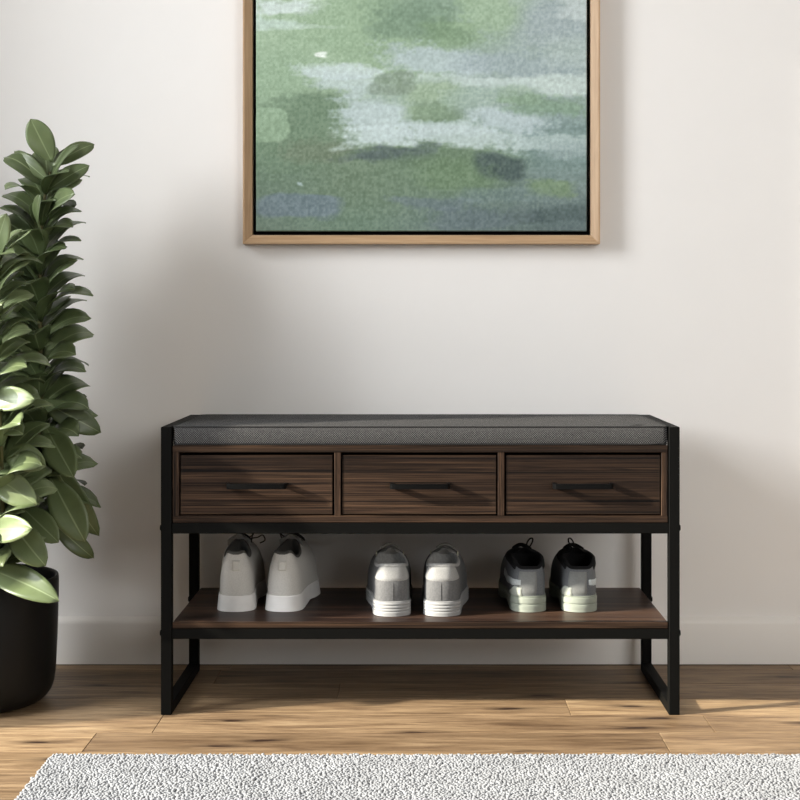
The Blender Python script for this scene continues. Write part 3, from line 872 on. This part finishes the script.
    for cv in sp.get('bows', []):
        m = MB()
        pts = [Vector(p) for p in cv]; fine = []
        for i in range(len(pts)-1):
            a = pts[max(0, i-1)]; b = pts[i]; c = pts[i+1]; d = pts[min(len(pts)-1, i+2)]
            for k in range(6):
                t = k/6; fine.append(.5*((2*b)+(-a+c)*t+(2*a-5*b+4*c-d)*t*t+(-a+3*b-3*c+d)*t**3))
        fine.append(pts[-1]); m.tube(fine, sp.get('bow_r', .0013), 6); m.build(sp.get('bow_n', 'lace_loop'), sp['m_lace'], root, smooth=True)
    # overlays
    def patch(name, mat, p0, p1, t0, t1, off=.0012, nph=12, ntt=8, shape=None, parent=None, solid=True):
        g = []
        for i in range(ntt+1):
            v = i/ntt; row = []
            for j in range(nph+1):
                q = j/nph; a0, a1, b0, b1 = p0, p1, t0, t1
                ph = a0+(a1-a0)*q; tq = b0+(b1-b0)*v
                if shape: ph, tq = shape(q, v)
                edge = min(q, 1-q, v, 1-v)
                row.append(S(ph, tq, off if edge > .001 else -.001))
            g.append(row)
        m = MB(); m.grid(g); return m.build(name, mat, parent or root, smooth=True)
    for f in sp.get('overlays', []): f(patch, S, foot, root, collar)
    return root

lea = lambda n, c, **k: plain(n, srgb(*c), k.pop('rough', .6), .35, k.pop('var', .08), k.pop('ns', 220), k.pop('bs', .25), k.pop('bd', .0004), **k)
M['a_up'] = lea('warm_grey_knit', (196, 193, 187), rough=.85, ns=500)
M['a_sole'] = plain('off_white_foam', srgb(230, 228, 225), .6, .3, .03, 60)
M['a_lin'] = lea('grey_lining', (92, 90, 86), rough=.95)
M['a_lace'] = plain('dark_grey_lace', srgb(52, 50, 48), .9, .2)
M['a_tab'] = lea('pale_grey_tab', (198, 195, 187), rough=.6)
M['b_up'] = lea('silver_grey_leather', (100, 100, 100), rough=.75, ns=260, var=.16, bs=.5)
M['b_cap'] = lea('silver_suede', (150, 150, 148), rough=.7, ns=600, var=.1)
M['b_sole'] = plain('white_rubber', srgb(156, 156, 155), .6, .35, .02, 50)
M['b_lin'] = lea('mid_grey_lining', (160, 159, 156), rough=.95, ns=200, var=.15)
M['b_lace'] = plain('light_grey_lace', srgb(170, 168, 160), .9, .2)
M['b_eye'] = plain('pale_metal_eyelet', srgb(205, 203, 180), .3, .6)
M['c_up'] = lea('slate_mesh', (100, 103, 106), rough=.75, ns=700, var=.25)
M['c_cnt'] = lea('grey_heel_counter', (120, 122, 120), rough=.6, ns=300)
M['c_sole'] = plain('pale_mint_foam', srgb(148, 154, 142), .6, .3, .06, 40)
M['c_lin'] = lea('black_lining', (20, 20, 21), rough=.95)
M['c_stripe'] = plain('reflective_stripe', srgb(186, 192, 192), .5, .4, .12, 300)
M['c_sunlit'] = plain('painted_heel_sun', srgb(170, 174, 164), .55, .3, .04, 60)  # pale colour for the sun patch painted on the heel
M['c_lace'] = plain('black_lace', srgb(24, 24, 24), .85, .2)
M['c_green'] = plain('olive_outsole', srgb(96, 104, 80), .8, .2, .15, 60)

# pair A: tall light grey trainers
def a_over(patch, S, foot, root, collar):
    patch('heel_tab', M['a_tab'], -.10, .14, .60, .86, .0034, 8, 8)
    patch('heel_seam', M['a_tab'], -1.0, 1.0, .60, .615, .0009, 24, 2)
A = dict(L=.272, wid=1.0, heel_h=.113, side_h=.098, front_h=.120, sole=[.030, .031, .031, .028, .025], cw=.0245, heelspan=.82, notch=.004, flare=.08, arch=.5,
         m_sole=M['a_sole'], m_up=M['a_up'], m_lin=M['a_lin'], m_lace=M['a_lace'], m_tongue=M['b_lin'], tongue_h=.134, tongue_lean=.016, narrow=.5, tongue_w=.023, overlays=[a_over])
def bowsA(s): return [[(s*.012, .150, .118), (s*.024, .140, .126), (s*.030, .130, .138), (s*.026, .126, .132), (s*.022, .136, .112)],
                      [(s*.014, .150, .118), (s*.034, .136, .122), (s*.045, .128, .128), (s*.050, .126, .118), (s*.040, .128, .112)]]
zt = .1732
A['bows'] = bowsA(1)
shoe((PX(235, 612, .085).x, .092, zt), R(3.2), A, -1, 'light warm grey trainer with off-white sole, left shoe of the pair by the plant end', 'light warm grey trainers')
A2 = dict(A); A2['bows'] = [bowsA(-1)[0]]
shoe((PX(281, 612, .085).x, .092, zt), R(-5), A2, 1, 'light warm grey trainer with off-white sole, right shoe of the pair by the plant end', 'light warm grey trainers')

# pair B: silver grey with white ribbed sole
def b_over(patch, S, foot, root, collar):
    def cap(q, v):
        w = .98-.22*v; return (-w+2*w*q, .56+.435*v)
    patch('heel_cap', M['b_cap'], 0, 0, 0, 1, .0018, 16, 8, cap)
    patch('heel_seam', M['b_up'], -.008, .008, .03, .56, .0009, 2, 10)
    for sgn in (-1, 1):
        c = S(PI*sgn*.70, .97, .003); m = MB(); pts = []
        for k in range(13):
            a = 2*PI*k/12; pts.append(c+Vector((0, math.cos(a)*.0045, math.sin(a)*.0045)))
        m.tube(pts, .0012, 6); m.build('eyelet', M['b_eye'], root, smooth=True)
B = dict(L=.262, wid=1.01, narrow=.3, heel_h=.0945, side_h=.090, front_h=.108, sole=[.0285, .027, .026, .025, .024], cw=.0305, heelspan=.8, notch=0, grooves=4, arch=0,
         m_sole=M['b_sole'], m_up=M['b_up'], m_lin=M['b_lin'], m_lace=M['b_lace'], m_tongue=M['b_lin'], tongue_h=.115, tongue_lean=.024, tongue_w=.025, overlays=[b_over], open=.120)
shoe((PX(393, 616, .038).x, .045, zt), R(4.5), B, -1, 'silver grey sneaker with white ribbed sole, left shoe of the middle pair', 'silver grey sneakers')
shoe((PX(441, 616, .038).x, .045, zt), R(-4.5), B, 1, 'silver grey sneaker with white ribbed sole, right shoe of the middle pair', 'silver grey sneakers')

# pair C: dark runners with mint soles
def c_over(patch, S, foot, root, collar):
    sg = -1 if foot < 0 else 1
    patch('heel_counter', M['c_cnt'], -.42, .2, .05, .93, .0012, 12, 10)
    def pad(q, v):
        e = abs(2*q-1); ph = .62+(2*PI-1.24)*q
        return (ph, (.80-.10*math.sin(PI*q)**.5)+(1-(.80-.10*math.sin(PI*q)**.5))*v)
    patch('collar_pad', M['c_lin'], 0, 0, 0, 1, .0024, 40, 5, pad)
    def chev(q, v):
        return (sg*(.22+1.4*q), .42+.22*v-(.34*q if q < .75 else .34*.75-(q-.75)*.5))
    patch('stripe', M['c_stripe'], 0, 0, 0, 1, .0022, 18, 6, chev)
    def sun_tri(q, v):
        h = interp(q, [0, .35, .6, 1], [.02, .20, .36, .38])
        return (-1.05+.85*q, .0+h*v)
    patch('heel_sun_patch', M['c_sunlit'], 0, 0, 0, 1, .0026, 16, 6, sun_tri)  # triangle of sunlight on the heel, painted as a pale overlay
def loopC(s): return [[(s*.004, .100, .106), (s*.006, .098, .119), (s*.011, .094, .1270), (s*.016, .092, .1270), (s*.015, .094, .119), (s*.008, .098, .106)]]
Cc = dict(L=.270, wid=.97, narrow=.25, heel_h=.082, side_h=.094, front_h=.100, sole=[.031, .029, .028, .026, .023], cw=.0315, heelspan=.75, notch=0, grooves=2, arch=1,
          m_sole=M['c_sole'], m_out=M['c_green'], m_up=M['c_up'], m_lin=M['c_lin'], m_lace=M['c_lace'], m_tongue=M['c_lin'], tongue_h=.109, tongue_lean=.022, tongue_w=.028, overlays=[c_over], bow_n='pull_loop', bow_r=.0016, open=.118)
C1 = dict(Cc); C1['bows'] = loopC(1); C2 = dict(Cc); C2['bows'] = loopC(-1)
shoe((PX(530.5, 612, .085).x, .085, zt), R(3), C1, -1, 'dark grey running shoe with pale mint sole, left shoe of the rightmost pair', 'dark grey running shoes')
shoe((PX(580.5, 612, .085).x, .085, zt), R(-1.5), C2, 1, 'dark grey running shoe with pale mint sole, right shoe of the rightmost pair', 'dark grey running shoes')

# ------------------------------------------------------------------ light
w = bpy.data.worlds.new('World'); sc.world = w; w.use_nodes = True
w.node_tree.nodes['Background'].inputs[0].default_value = (.78, .88, 1, 1)
w.node_tree.nodes['Background'].inputs[1].default_value = 1.0
def area(name, loc, rot, sx, sy, power, col):
    l = bpy.data.lights.new(name, 'AREA'); l.shape = 'RECTANGLE'; l.size = sx; l.size_y = sy; l.energy = power; l.color = col
    o = bpy.data.objects.new(name, l); COL.objects.link(o); o.location = loc; o.rotation_euler = rot; return o
# sky through the left window, shining +x
area('window_daylight', (-2.7, -1.1, 1.9), Vector((2.9, 1.5, -.9)).to_track_quat('-Z', 'Y').to_euler(), 1.1, 1.5, 145, (.97, .985, 1))
# added fill light in the added opening behind the camera, brightens the back wall
area('rear_fill_light', ((FX0+FX1)/2, YF-.05, (FZ0+FZ1)/2), (R(90), 0, 0), 1.9, 1.4, 60, (1, .985, .955))
sl = bpy.data.lights.new('sun', 'SUN'); sl.energy = 10.5; sl.angle = R(1.6); sl.color = (1, .93, .80)
so = bpy.data.objects.new('sun', sl); COL.objects.link(so)
so.rotation_euler = Vector((1, .3, -.4)).to_track_quat('-Z', 'Y').to_euler(); so.location = (-4, -1, 3)

sc.view_settings.view_transform = 'Standard'; sc.view_settings.look = 'None'
sc.view_settings.gamma = 1; sc.view_settings.use_curve_mapping = False
sc.view_settings.exposure = 0.05
sc.cycles.use_denoising = True
sc.cycles.max_bounces = 10; sc.cycles.diffuse_bounces = 6
